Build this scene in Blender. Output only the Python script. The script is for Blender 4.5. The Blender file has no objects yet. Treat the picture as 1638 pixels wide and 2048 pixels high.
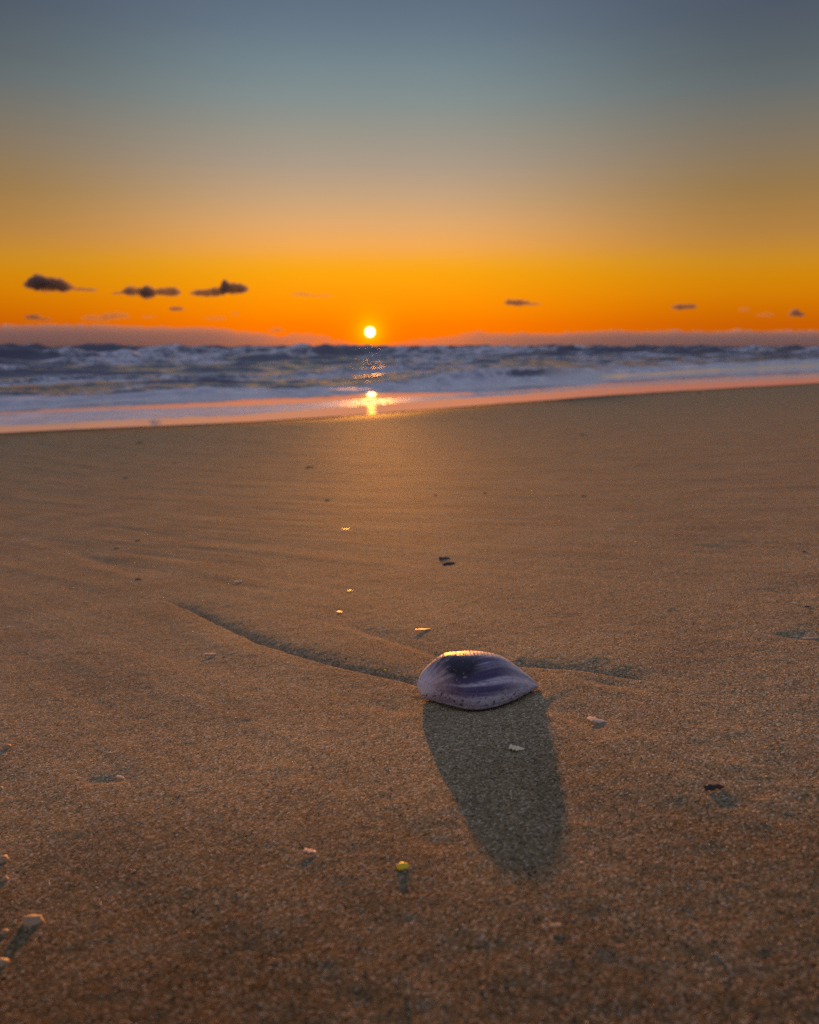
import bpy, bmesh, math, random
import numpy as np
from mathutils import Vector, Matrix

random.seed(7)
rng = np.random.default_rng(7)
R = math.radians
scene = bpy.context.scene
col = scene.collection

# ------------------------------------------------------------------ camera
FPX = 1700.0                                  # focal length in photo pixels (1638 x 2048)
PITCH = math.atan(331.0 / FPX)                # horizon 331 px above the middle
CAM_H = 0.235
N_SEA = np.array([-0.67, 0.7424])             # seaward direction on the ground
T_SEA = np.array([0.7424, 0.67])              # along the shore
CAM = np.array([0.0, 0.0, CAM_H])
cam_data = bpy.data.cameras.new('camera')
cam = bpy.data.objects.new('camera', cam_data)
col.objects.link(cam)
cam.location = CAM
cam.rotation_euler = (math.pi / 2 - PITCH, 0, 0)
cam_data.sensor_fit = 'VERTICAL'
cam_data.sensor_height = 36.0
cam_data.lens = 36.0 * FPX / 2048.0
cam_data.clip_start = 0.02
cam_data.clip_end = 120000.0
scene.camera = cam


def pix_dir(px, py):
    """direction through a photo pixel"""
    a = (px - 819.0) / FPX
    b = (1024.0 - py) / FPX
    cp, sp = math.cos(PITCH), math.sin(PITCH)
    return np.array([a, cp + b * sp, -sp + b * cp])


# ------------------------------------------------------------------ world, sun, exposure
SUN_PX = (740, 664)
sd = pix_dir(*SUN_PX)
sd = sd / np.linalg.norm(sd)
SUN_AZ = math.atan2(sd[0], sd[1])
SUN_EL = math.asin(sd[2])
LAMP_EL = SUN_EL + R(0.15)

scene.view_settings.view_transform = 'Standard'
scene.view_settings.look = 'None'
scene.view_settings.gamma = 1.0
scene.view_settings.exposure = 0.6
scene.view_settings.use_curve_mapping = False
EXPO = 2 ** 0.6


def lin(r, g, b):
    def f(c):
        c /= 255.0
        return c / 12.92 if c <= 0.04045 else ((c + 0.055) / 1.055) ** 2.4
    return (f(r), f(g), f(b))


world = bpy.data.worlds.new('World')
scene.world = world
world.use_nodes = True
wt = world.node_tree
wt.nodes.clear()
WN, WL = wt.nodes.new, wt.links.new


def wmath(op, a, b=None, c=None):
    n = WN('ShaderNodeMath')
    n.operation = op
    for i, v in enumerate((a, b, c)):
        if v is None:
            continue
        if hasattr(v, 'is_output'):
            WL(v, n.inputs[i])
        else:
            n.inputs[i].default_value = v
    return n.outputs[0]


def ramp_node(new, stops, interp='LINEAR'):
    n = new('ShaderNodeValToRGB')
    cr = n.color_ramp
    cr.interpolation = interp
    while len(cr.elements) < len(stops):
        cr.elements.new(0.5)
    for e, (p, c) in zip(cr.elements, stops):
        e.position = p
        e.color = (c[0], c[1], c[2], 1)
    return n


geo = WN('ShaderNodeTexCoord')
nrm = WN('ShaderNodeVectorMath'); nrm.operation = 'NORMALIZE'
WL(geo.outputs['Generated'], nrm.inputs[0])
sepv = WN('ShaderNodeSeparateXYZ'); WL(nrm.outputs[0], sepv.inputs[0])
elev = wmath('MULTIPLY', wmath('ARCSINE', sepv.outputs[2]), 180 / math.pi)
epos = wmath('DIVIDE', elev, 40.0)


def el_of(y):
    return math.degrees(math.atan((1024 - y) / FPX) - PITCH)


SKY_SUN = [(690, (255, 112, 0)), (650, (255, 122, 0)), (620, (254, 138, 0)), (580, (250, 153, 0)),
           (545, (246, 163, 4)), (525, (245, 166, 34)), (490, (238, 168, 84)), (450, (222, 168, 108)),
           (390, (194, 162, 126)), (330, (169, 154, 136)), (260, (148, 148, 138)), (200, (129, 143, 143)),
           (130, (115, 134, 142)), (60, (102, 120, 135)), (0, (94, 111, 129)), (-500, (121, 128, 157))]
SKY_SIDE = [(690, (196, 88, 8)), (650, (202, 96, 4)), (620, (208, 112, 0)), (590, (212, 126, 0)),
            (560, (210, 134, 2)), (530, (202, 138, 30)), (480, (180, 129, 62)), (400, (153, 120, 72)),
            (320, (133, 117, 95)), (260, (117, 113, 103)), (200, (99, 107, 109)), (150, (89, 99, 104)),
            (60, (78, 88, 102)), (0, (76, 85, 101)), (-500, (121, 128, 157))]
SKY_BACK = [(690, (176, 158, 146)), (585, (180, 162, 150)), (410, (166, 156, 152)), (230, (144, 146, 154)),
            (0, (128, 138, 154)), (-500, (121, 128, 157))]


def sky_ramp(tab):
    st = []
    for y, c in tab:
        st.append((max(0.0, el_of(y) / 40.0), lin(*c)))
    st.sort(key=lambda t: t[0])
    n = ramp_node(WN, st)
    WL(epos, n.inputs[0])
    return n.outputs[0]


hsun = (math.sin(SUN_AZ), math.cos(SUN_AZ), 0.0)
hdir = WN('ShaderNodeVectorMath'); hdir.operation = 'MULTIPLY'
WL(nrm.outputs[0], hdir.inputs[0]); hdir.inputs[1].default_value = (1, 1, 0)
hn = WN('ShaderNodeVectorMath'); hn.operation = 'NORMALIZE'; WL(hdir.outputs[0], hn.inputs[0])
hd = WN('ShaderNodeVectorMath'); hd.operation = 'DOT_PRODUCT'
WL(hn.outputs[0], hd.inputs[0]); hd.inputs[1].default_value = hsun
azang = wmath('MULTIPLY', wmath('ARCCOSINE', hd.outputs['Value']), 180 / math.pi)


def smooth(x, a, b):
    n = WN('ShaderNodeMapRange'); n.interpolation_type = 'SMOOTHSTEP'
    WL(x, n.inputs[0])
    n.inputs[1].default_value = a; n.inputs[2].default_value = b
    n.inputs[3].default_value = 0; n.inputs[4].default_value = 1
    return n.outputs[0]


def wmix(f, a, b, mode='MIX'):
    n = WN('ShaderNodeMix'); n.data_type = 'RGBA'; n.blend_type = mode
    if hasattr(f, 'is_output'):
        WL(f, n.inputs[0])
    else:
        n.inputs[0].default_value = f
    for k, v in ((6, a), (7, b)):
        if hasattr(v, 'is_output'):
            WL(v, n.inputs[k])
        else:
            n.inputs[k].default_value = (v[0], v[1], v[2], 1)
    return n.outputs[2]


sky_c = wmix(smooth(azang, 3.0, 25.0), sky_ramp(SKY_SUN), sky_ramp(SKY_SIDE))
sky_c = wmix(smooth(azang, 35.0, 130.0), sky_c, sky_ramp(SKY_BACK))
# sun disc and the glow of the air round it
sdot = WN('ShaderNodeVectorMath'); sdot.operation = 'DOT_PRODUCT'
WL(nrm.outputs[0], sdot.inputs[0]); sdot.inputs[1].default_value = tuple(sd)
sang = wmath('MULTIPLY', wmath('ARCCOSINE', wmath('MINIMUM', sdot.outputs['Value'], 1.0)), 180 / math.pi)
disc = wmath('SUBTRACT', 1.0, smooth(sang, 0.15, 0.36))
glow1 = wmath('EXPONENT', wmath('MULTIPLY', sang, -1.9))
glow2 = wmath('EXPONENT', wmath('MULTIPLY', sang, -0.28))


def wscale(f, c):
    n = WN('ShaderNodeVectorMath'); n.operation = 'SCALE'
    n.inputs[0].default_value = c
    WL(f, n.inputs['Scale'])
    return n.outputs[0]


sky_c = wmix(1.0, sky_c, wscale(disc, (14.0, 10.0, 4.0)), 'ADD')
sky_c = wmix(1.0, sky_c, wscale(glow1, (1.1, 0.75, 0.0)), 'ADD')
sky_c = wmix(1.0, sky_c, wscale(glow2, (0.05, 0.0, 0.0)), 'ADD')
bg = WN('ShaderNodeBackground'); WL(sky_c, bg.inputs[0]); bg.inputs[1].default_value = 0.97 / EXPO
# physical sky of the same sun under it (adds the blue of the high sky)
nish = WN('ShaderNodeTexSky'); nish.sky_type = 'NISHITA'; nish.sun_disc = False
nish.sun_elevation = SUN_EL; nish.sun_rotation = SUN_AZ
nish.dust_density = 2.0; nish.ozone_density = 1.5
bg2 = WN('ShaderNodeBackground'); WL(nish.outputs[0], bg2.inputs[0]); bg2.inputs[1].default_value = 0.006 / EXPO
add = WN('ShaderNodeAddShader'); WL(bg.outputs[0], add.inputs[0]); WL(bg2.outputs[0], add.inputs[1])
wout = WN('ShaderNodeOutputWorld'); WL(add.outputs[0], wout.inputs[0])

sun_data = bpy.data.lights.new('sun', 'SUN')
sun_data.energy = 4.6
sun_data.angle = R(0.53)
sun_data.color = (1.0, 0.35, 0.05)
sun = bpy.data.objects.new('sun', sun_data)
col.objects.link(sun)
ldir = Vector((math.sin(SUN_AZ) * math.cos(LAMP_EL), math.cos(SUN_AZ) * math.cos(LAMP_EL), math.sin(LAMP_EL)))
sun.rotation_euler = ldir.to_track_quat('Z', 'Y').to_euler()
sun.location = (0, 0, 50)

scene.cycles.use_denoising = False
scene.cycles.sample_clamp_indirect = 4.0
scene.cycles.sample_clamp_direct = 6.0
scene.cycles.max_bounces = 8
scene.cycles.volume_bounces = 1


# ------------------------------------------------------------------ noise helpers
def _hash(ix, iy, seed):
    h = (ix.astype(np.int64) * 374761393 + iy.astype(np.int64) * 668265263 + seed * 974634777) & 0xFFFFFFFF
    h = ((h ^ (h >> 13)) * 1274126177) & 0xFFFFFFFF
    h = ((h ^ (h >> 16)) * 2246822519) & 0xFFFFFFFF
    return ((h ^ (h >> 15)) & 0xFFFFFF) / float(0xFFFFFF)


def vnoise(x, y, seed=0):
    x = np.asarray(x, float); y = np.asarray(y, float)
    ix = np.floor(x); iy = np.floor(y)
    fx = x - ix; fy = y - iy
    fx = fx * fx * fx * (fx * (fx * 6 - 15) + 10); fy = fy * fy * fy * (fy * (fy * 6 - 15) + 10)
    a = _hash(ix, iy, seed); b = _hash(ix + 1, iy, seed)
    c = _hash(ix, iy + 1, seed); d = _hash(ix + 1, iy + 1, seed)
    return (a + (b - a) * fx) * (1 - fy) + (c + (d - c) * fx) * fy


def fbm(x, y, seed=0, octv=4, gain=0.5):
    s = 0; a = 1; t = 0
    for o in range(octv):
        s = s + a * vnoise(x * 2 ** o + 17.3 * o, y * 2 ** o - 9.1 * o, seed + o)
        t += a; a *= gain
    return s / t


def sstep(x, a, b):
    t = np.clip((x - a) / (b - a), 0, 1)
    return t * t * (3 - 2 * t)


# ------------------------------------------------------------------ ground shape
# beach profile along the seaward line: a flat top where the camera stands, then the slope of the swash
PROF_V = np.r_[-60.0, np.linspace(-1.0, 2.0, 1501), np.linspace(2.02, 60, 2400), 400.0]
_sl = 0.012 + 0.121 * np.exp(-(np.maximum(PROF_V, 0) / 6.0) ** 2)
_sl = _sl * (0.55 + 0.45 * sstep(PROF_V, 0.10, 0.42)) + 0.015 * sstep(PROF_V, 13, 15)
PROF_S = np.r_[0.0, np.cumsum(0.5 * (_sl[1:] + _sl[:-1]) * np.diff(PROF_V))]
PROF_S = PROF_S - np.interp(0.0, PROF_V, PROF_S)


def base_z(x, y):
    v = x * N_SEA[0] + y * N_SEA[1]
    return -np.interp(v, PROF_V, PROF_S)


def at(px, py):
    """photo pixel -> point on the beach"""
    d = pix_dir(px, py)
    lo, hi = 0.05, 0.05
    while True:
        p = CAM + d * hi
        if p[2] < base_z(p[0], p[1]) or hi > 500:
            break
        lo = hi; hi *= 1.05
    for _ in range(50):
        m = 0.5 * (lo + hi)
        p = CAM + d * m
        if p[2] < base_z(p[0], p[1]):
            hi = m
        else:
            lo = m
    return CAM + d * hi


def depth(p):
    return p[1] * math.cos(PITCH) - (p[2] - CAM_H) * math.sin(PITCH)


# the scour lines the backwash has left (far edge of each is a little scarp)
FEATURES = []


def feature(pts, A, B, C, w, fade0=0.3, fade1=0.1):
    g = np.array([at(*p)[:2] for p in pts])
    FEATURES.append((g, A, B, C, w, fade0, fade1))


feature([(300, 1188), (380, 1214), (450, 1250), (520, 1283), (600, 1308), (680, 1330), (760, 1347), (842, 1368)],
        0.0078, 0.0, 0.0030, 0.0030, 0.40, 0.02)
feature([(1015, 1326), (1100, 1333), (1180, 1338), (1240, 1349), (1330, 1362), (1400, 1378)],
        0.0070, 0.0, 0.0010, 0.0028, 0.04, 0.60)
feature([(660, 1240), (760, 1268), (830, 1288), (905, 1313)], 0.0042, 0.0, 0.0008, 0.009, 0.6, 0.05)
feature([(1060, 1402), (1130, 1422), (1200, 1456), (1260, 1488)], 0.0030, 0.0, 0.0006, 0.008, 0.1, 0.6)
feature([(1130, 1352), (1240, 1368), (1340, 1384)], 0.0016, 0.0, 0.0, 0.007, 0.5, 0.5)
feature([(60, 1080), (160, 1104), (260, 1140), (340, 1180)], 0.0036, 0.0, 0.0, 0.02, 0.5, 0.5)
feature([(700, 1395), (780, 1412), (850, 1425)], 0.0016, 0.0, 0.0, 0.010, 0.6, 0.3)
feature([(790, 1645), (880, 1690), (960, 1730)], 0.0016, 0.0, 0.0, 0.010, 0.5, 0.5)
feature([(1250, 1570), (1420, 1640), (1700, 1740)], 0.0012, 0.0, 0.0, 0.014, 0.5, 0.4)
feature([(150, 1562), (205, 1556), (250, 1558), (280, 1552)], 0.0026, 0.0, 0.0, 0.005, 0.5, 0.4)
feature([(1310, 1026), (1440, 1038)], 0.0030, 0.0, 0.0, 0.010, 0.5, 0.5)
feature([(1380, 1090), (1520, 1104)], 0.0032, 0.0, 0.0, 0.010, 0.5, 0.5)
feature([(1500, 1178), (1650, 1196)], 0.0028, 0.0, 0.0, 0.010, 0.5, 0.5)
feature([(1190, 1043), (1350, 1060)], 0.0028, 0.0, 0.0, 0.012, 0.5, 0.5)
feature([(1540, 1268), (1660, 1283)], 0.0026, 0.0, 0.0, 0.007, 0.6, 0.1)
feature([(770, 1123), (905, 1130)], 0.0022, 0.0, 0.0, 0.007, 0.8, 0.05)
feature([(440, 1010), (660, 1030)], 0.0034, 0.0, 0.0, 0.016, 0.5, 0.5)
feature([(560, 925), (900, 938)], 0.005, 0.0, 0.0, 0.03, 0.5, 0.5)

SHELL_G = at(945, 1388)
SHELL_D = depth(SHELL_G)
SHELL_L = 236.0 / FPX * SHELL_D
LEFT_C = at(851, 1390)


def seg_dist(x, y, g):
    best = np.full(x.shape, 1e9); sgn = np.ones(x.shape); frac = np.zeros(x.shape)
    L = np.r_[0, np.cumsum(np.linalg.norm(np.diff(g, axis=0), axis=1))]
    for i in range(len(g) - 1):
        a, b = g[i], g[i + 1]
        e = b - a; l2 = (e ** 2).sum()
        t = np.clip(((x - a[0]) * e[0] + (y - a[1]) * e[1]) / l2, 0, 1)
        dx = x - a[0] - t * e[0]; dy = y - a[1] - t * e[1]
        d = np.hypot(dx, dy)
        m = d < best
        best[m] = d[m]
        cr = e[0] * (y - a[1]) - e[1] * (x - a[0])
        sgn[m] = np.where(cr[m] >= 0, 1, -1)
        frac[m] = ((L[i] + t * math.sqrt(l2)) / L[-1])[m]
    return best * sgn, frac


def detail_z(x, y):
    u = x * T_SEA[0] + y * T_SEA[1]
    v = x * N_SEA[0] + y * N_SEA[1]
    rr = np.hypot(x, y)
    z = 0.008 * (fbm(u * 1.6, v * 0.7, 11, 3) - 0.5)
    # streaks drawn down the slope by the backwash
    st = fbm(u * 16 + 0.8 * fbm(u * 2, v * 2, 5, 2), v * 1.3, 21, 3)
    z += (0.0022 + 0.0042 * sstep(rr, 0.9, 2.2)) * (st - 0.5) * sstep(rr, 0.1, 0.5)
    st2 = fbm(u * 55, v * 5.0, 31, 2)
    z += 0.0007 * (st2 - 0.5)
    far = 1 - sstep(rr, 1.2, 4.0)
    z += far * 0.0008 * (fbm(x * 60, y * 60, 41, 2) - 0.5)
    z += far * 0.0004 * (fbm(x * 170, y * 170, 47, 2) - 0.5)
    for g, A, B, C, w, f0, f1 in FEATURES:
        lo = g.min(0) - 0.35; hi = g.max(0) + 0.35
        m = (x > lo[0]) & (x < hi[0]) & (y > lo[1]) & (y < hi[1])
        if not m.any():
            continue
        wob = 0.004 * (fbm(x[m] * 30, y[m] * 30, 61, 2) - 0.5)
        d, s = seg_dist(x[m], y[m], g)
        d = d + wob
        k = sstep(s, 0, f0) * (1 - sstep(s, 1 - f1, 1)) if f1 > 0.03 else sstep(s, 0, f0)
        lines = 1 + 0.7 * (fbm(u[m] * 130, v[m] * 45, 77, 2) - 0.5)
        gro = np.where(d > 0, np.exp(-np.maximum(d, 0) / (0.006 + 2.2 * w)) * (1 - 0.25 * np.exp(-(d / 0.012) ** 2) * (lines - 1)), np.exp(-(d / w) ** 2))
        rd = np.exp(-((d + 0.035) / 0.022) ** 2)
        dz = k * (-(A + B) * gro + 0.6 * C * rd * (1 - sstep(s, 0.6, 0.95)))
        # ends
        e0 = np.minimum(np.hypot(x[m] - g[0, 0], y[m] - g[0, 1]), np.hypot(x[m] - g[-1, 0], y[m] - g[-1, 1]))
        inside = (s > 0.001) & (s < 0.999)
        dz = np.where(inside, dz, dz * np.exp(-(e0 / 0.02) ** 2))
        z[m] += dz
    # a shallow scour round the shell
    lx = (x - LEFT_C[0]) / SHELL_L; ly = (y - LEFT_C[1]) / SHELL_L
    rr2 = ((lx - 0.45) / 0.60) ** 2 + ((ly + 0.05) / 0.52) ** 2
    z -= 0.0026 * np.exp(-np.maximum(rr2 - 0.6, 0) * 3.0)
    return z


def ground(x, y):
    x = np.atleast_1d(np.asarray(x, float)); y = np.atleast_1d(np.asarray(y, float))
    return base_z(x, y) + detail_z(x, y)


# waterline and the bands of the swash, read along the shore
def band(pts):
    g = np.array([at(*p)[:2] for p in pts])
    u = g @ T_SEA; v = g @ N_SEA
    o = np.argsort(u)
    return u[o], v[o]


B0 = band([(-700, 925), (0, 867), (250, 855), (500, 845), (740, 829), (1000, 808), (1228, 790), (1430, 778), (1638, 766), (2000, 744)])
B1 = band([(-700, 910), (0, 855), (250, 842), (500, 831), (740, 812), (1000, 794), (1228, 777), (1430, 766), (1638, 757), (2000, 738)])
B2 = band([(-700, 884), (0, 829), (250, 820), (500, 812), (740, 799), (1000, 786), (1228, 768), (1430, 757), (1638, 748), (2000, 732)])
B3 = band([(-700, 860), (0, 814), (250, 801), (500, 791), (740, 784), (1000, 768), (1228, 754), (1430, 741), (1638, 731), (2000, 718)])


def bv(b, u):
    r = np.interp(u, b[0], b[1])
    return r


SEA_Z = float(np.mean([base_z(*(T_SEA * u + N_SEA * v)) for u, v in zip(B3[0][1:7], B3[1][1:7])])) + 0.015


# ------------------------------------------------------------------ mesh and material helpers
def grid_mesh(name, X, Y, Z, attrs=None, smooth_shade=True):
    nr, nc = X.shape
    me = bpy.data.meshes.new(name)
    co = np.stack([X, Y, Z], -1).reshape(-1, 3).astype(np.float32)
    idx = np.arange(nr * nc).reshape(nr, nc)
    q = np.stack([idx[:-1, :-1], idx[:-1, 1:], idx[1:, 1:], idx[1:, :-1]], -1).reshape(-1, 4)
    me.vertices.add(len(co)); me.vertices.foreach_set('co', co.ravel())
    me.loops.add(q.size); me.loops.foreach_set('vertex_index', q.ravel().astype(np.int32))
    me.polygons.add(len(q))
    me.polygons.foreach_set('loop_start', np.arange(0, q.size, 4, dtype=np.int32))
    me.polygons.foreach_set('loop_total', np.full(len(q), 4, np.int32))
    me.polygons.foreach_set('use_smooth', np.full(len(q), smooth_shade))
    me.update()
    for k, a in (attrs or {}).items():
        if a.ndim == 3:
            at_ = me.attributes.new(k, 'FLOAT_COLOR', 'POINT')
            c = np.concatenate([a.reshape(-1, 3), np.ones((nr * nc, 1))], 1)
            at_.data.foreach_set('color', c.astype(np.float32).ravel())
        else:
            at_ = me.attributes.new(k, 'FLOAT', 'POINT')
            at_.data.foreach_set('value', a.astype(np.float32).ravel())
    return me


def raw_mesh(name, verts, faces, smooth_shade=False):
    me = bpy.data.meshes.new(name)
    me.from_pydata([tuple(v) for v in verts], [], [tuple(f) for f in faces])
    bm = bmesh.new(); bm.from_mesh(me)
    bmesh.ops.recalc_face_normals(bm, faces=bm.faces)
    bm.to_mesh(me); bm.free()
    me.update()
    if smooth_shade:
        me.polygons.foreach_set('use_smooth', np.ones(len(me.polygons), bool))
    return me


def link(name, me, mat=None, parent=None, label=None, cat=None, group=None, kind=None):
    o = bpy.data.objects.new(name, me)
    col.objects.link(o)
    if mat is not None:
        me.materials.append(mat) if not me.materials else None
    if parent is not None:
        o.parent = parent
    for k, v in (('label', label), ('category', cat), ('group', group), ('kind', kind)):
        if v:
            o[k] = v
    return o


class NT:
    def __init__(self, name):
        self.mat = bpy.data.materials.new(name)
        self.mat.use_nodes = True
        self.t = self.mat.node_tree
        self.t.nodes.clear()
        self.out = self.t.nodes.new('ShaderNodeOutputMaterial')

    def n(self, typ, **kw):
        nd = self.t.nodes.new(typ)
        for k, v in kw.items():
            setattr(nd, k, v)
        return nd

    def l(self, a, b):
        self.t.links.new(a, b)

    def m(self, op, a, b=None, c=None, clamp=False):
        nd = self.n('ShaderNodeMath', operation=op, use_clamp=clamp)
        for i, v in enumerate((a, b, c)):
            if v is None:
                continue
            if hasattr(v, 'is_output'):
                self.l(v, nd.inputs[i])
            else:
                nd.inputs[i].default_value = v
        return nd.outputs[0]

    def mix(self, f, a, b, mode='MIX'):
        nd = self.n('ShaderNodeMix', data_type='RGBA', blend_type=mode)
        for k, v in ((0, f), (6, a), (7, b)):
            if hasattr(v, 'is_output'):
                self.l(v, nd.inputs[k])
            elif k == 0:
                nd.inputs[0].default_value = v
            else:
                nd.inputs[k].default_value = (v[0], v[1], v[2], 1)
        return nd.outputs[2]

    def noise(self, vec, scale, detail=3, rough=0.5):
        nd = self.n('ShaderNodeTexNoise')
        nd.inputs['Scale'].default_value = scale
        nd.inputs['Detail'].default_value = detail
        nd.inputs['Roughness'].default_value = rough
        self.l(vec, nd.inputs['Vector'])
        return nd.outputs[0]

    def voro(self, vec, scale, feature='F1'):
        nd = self.n('ShaderNodeTexVoronoi', feature=feature)
        nd.inputs['Scale'].default_value = scale
        self.l(vec, nd.inputs['Vector'])
        return nd

    def ramp(self, f, stops, interp='LINEAR'):
        nd = ramp_node(self.t.nodes.new, stops, interp)
        self.l(f, nd.inputs[0])
        return nd.outputs[0]

    def attr(self, name):
        return self.n('ShaderNodeAttribute', attribute_name=name)

    def bump(self, h, dist, strength=1.0, normal=None):
        nd = self.n('ShaderNodeBump')
        nd.inputs['Strength'].default_value = strength
        nd.inputs['Distance'].default_value = dist
        self.l(h, nd.inputs['Height'])
        if normal is not None:
            self.l(normal, nd.inputs['Normal'])
        return nd.outputs[0]

    def principled(self, **kw):
        p = self.n('ShaderNodeBsdfPrincipled')
        for k, v in kw.items():
            s = p.inputs[k.replace('_', ' ')]
            if hasattr(v, 'is_output'):
                self.l(v, s)
            elif isinstance(v, tuple):
                s.default_value = (v[0], v[1], v[2], 1)
            else:
                s.default_value = v
        self.l(p.outputs[0], self.out.inputs[0])
        return p


def sand_material():
    b = NT('sand')
    tc = b.n('ShaderNodeTexCoord').outputs['Object']
    v1 = b.voro(tc, 900)
    sepc = b.n('ShaderNodeSeparateColor'); b.l(v1.outputs['Color'], sepc.inputs[0])
    c = b.ramp(sepc.outputs[0], [(0.0, (0.12, 0.09, 0.055)), (0.15, (0.29, 0.23, 0.145)), (0.38, (0.40, 0.32, 0.205)),
                                 (0.75, (0.50, 0.405, 0.265)), (0.90, (0.72, 0.61, 0.43)), (1.0, (0.95, 0.88, 0.76))])
    patch = b.noise(tc, 7.0, 5, 0.62)
    c = b.mix(1.0, c, b.ramp(patch, [(0.3, (0.70, 0.67, 0.59)), (0.7, (0.95, 0.92, 0.78))]), 'MULTIPLY')
    fore_shade = b.attr('fore_shade').outputs['Fac']
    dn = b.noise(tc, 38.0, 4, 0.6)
    df = b.m('MULTIPLY', b.m('ADD', fore_shade, b.m('MULTIPLY', b.m('SUBTRACT', dn, 0.5), b.m('MULTIPLY', fore_shade, 0.9))), 1.0, clamp=True)
    c = b.mix(df, c, b.mix(1.0, c, (0.46, 0.41, 0.36), 'MULTIPLY'))  # multiplies the painted foreground shade into the sand colour
    wet = b.attr('wet').outputs['Fac']
    c = b.mix(wet, c, b.mix(1.0, c, (0.55, 0.50, 0.45), 'MULTIPLY'))
    h1 = b.m('SUBTRACT', 1.0, v1.outputs['Distance'])
    n1 = b.noise(tc, 330, 3, 0.6)
    n2 = b.noise(tc, 110, 3, 0.55)
    dry = b.m('SUBTRACT', 1.0, b.m('MULTIPLY', wet, 0.8))
    nb = b.bump(n2, 0.0018, 0.4)
    nb = b.bump(n1, 0.0009, 0.45, nb)
    nd = b.n('ShaderNodeBump'); nd.inputs['Distance'].default_value = 0.0009
    b.l(b.m('MULTIPLY', dry, 0.85), nd.inputs['Strength']); b.l(h1, nd.inputs['Height']); b.l(nb, nd.inputs['Normal'])
    dif = b.n('ShaderNodeBsdfDiffuse'); dif.inputs['Roughness'].default_value = 0.5
    b.l(c, dif.inputs['Color']); b.l(nd.outputs[0], dif.inputs['Normal'])
    p = b.principled(Base_Color=c, Roughness=0.75, Specular_IOR_Level=0.03, Normal=nd.outputs[0])
    # the dry grains have a faint sheen of their own
    p2 = b.n('ShaderNodeBsdfPrincipled'); b.l(c, p2.inputs['Base Color']); b.l(nd.outputs[0], p2.inputs['Normal'])
    p2.inputs['Roughness'].default_value = 0.8; p2.inputs['Specular IOR Level'].default_value = 0.02
    m0 = b.n('ShaderNodeMixShader'); m0.inputs[0].default_value = 0.35
    b.l(dif.outputs[0], m0.inputs[1]); b.l(p2.outputs[0], m0.inputs[2])
    mx = b.n('ShaderNodeMixShader'); b.l(wet, mx.inputs[0])
    b.l(m0.outputs[0], mx.inputs[1]); b.l(p.outputs[0], mx.inputs[2])
    b.l(mx.outputs[0], b.out.inputs[0])
    return b.mat


def axis(parts):
    out = [parts[0][0]]
    for a, b_, s0, s1 in parts:
        x = a
        while x < b_ - 1e-9:
            t = (x - a) / (b_ - a)
            x = min(b_, x + s0 * (s1 / s0) ** t)
            out.append(x)
    return np.array(out)


# ------------------------------------------------------------------ sand
ax_half = axis([(0, 0.42, 0.0019, 0.0019), (0.42, 1.4, 0.0022, 0.012), (1.4, 12, 0.013, 0.16), (12, 90, 0.2, 6)])
AX = np.r_[-ax_half[::-1][:-1], ax_half]
AY = axis([(-30, -1, 4, 0.1), (-1, 0.2, 0.08, 0.004), (0.2, 0.95, 0.0019, 0.0021), (0.95, 2.2, 0.0023, 0.008), (2.2, 10, 0.009, 0.06), (10, 70, 0.07, 2.0)])
X, Y = np.meshgrid(AX, AY)
Z = ground(X.ravel(), Y.ravel()).reshape(X.shape)
U = X * T_SEA[0] + Y * T_SEA[1]; V = X * N_SEA[0] + Y * N_SEA[1]
dv = V - bv(B0, U) + 0.25 * (fbm(U * 1.2, V * 1.2, 91, 3) - 0.5)
WET = sstep(dv, -1.3, -0.02) ** 1.6
# foreground shade painted into the sand colour, mottled, deepest nearest the camera
FORE_SHADE = 0.95 * (1 - sstep(Y + 0.30 * (fbm(U * 3.2, V * 2.2, 95, 4) - 0.5) + 0.05 * np.abs(X), 0.24, 0.62)) * (0.5 + fbm(U * 7, V * 3, 97, 3))
MAT_SAND = sand_material()
sand = link('beach_sand', grid_mesh('beach_sand', X, Y, Z, {'wet': WET, 'fore_shade': np.clip(FORE_SHADE, 0, 1)}), MAT_SAND, kind='structure')


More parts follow.
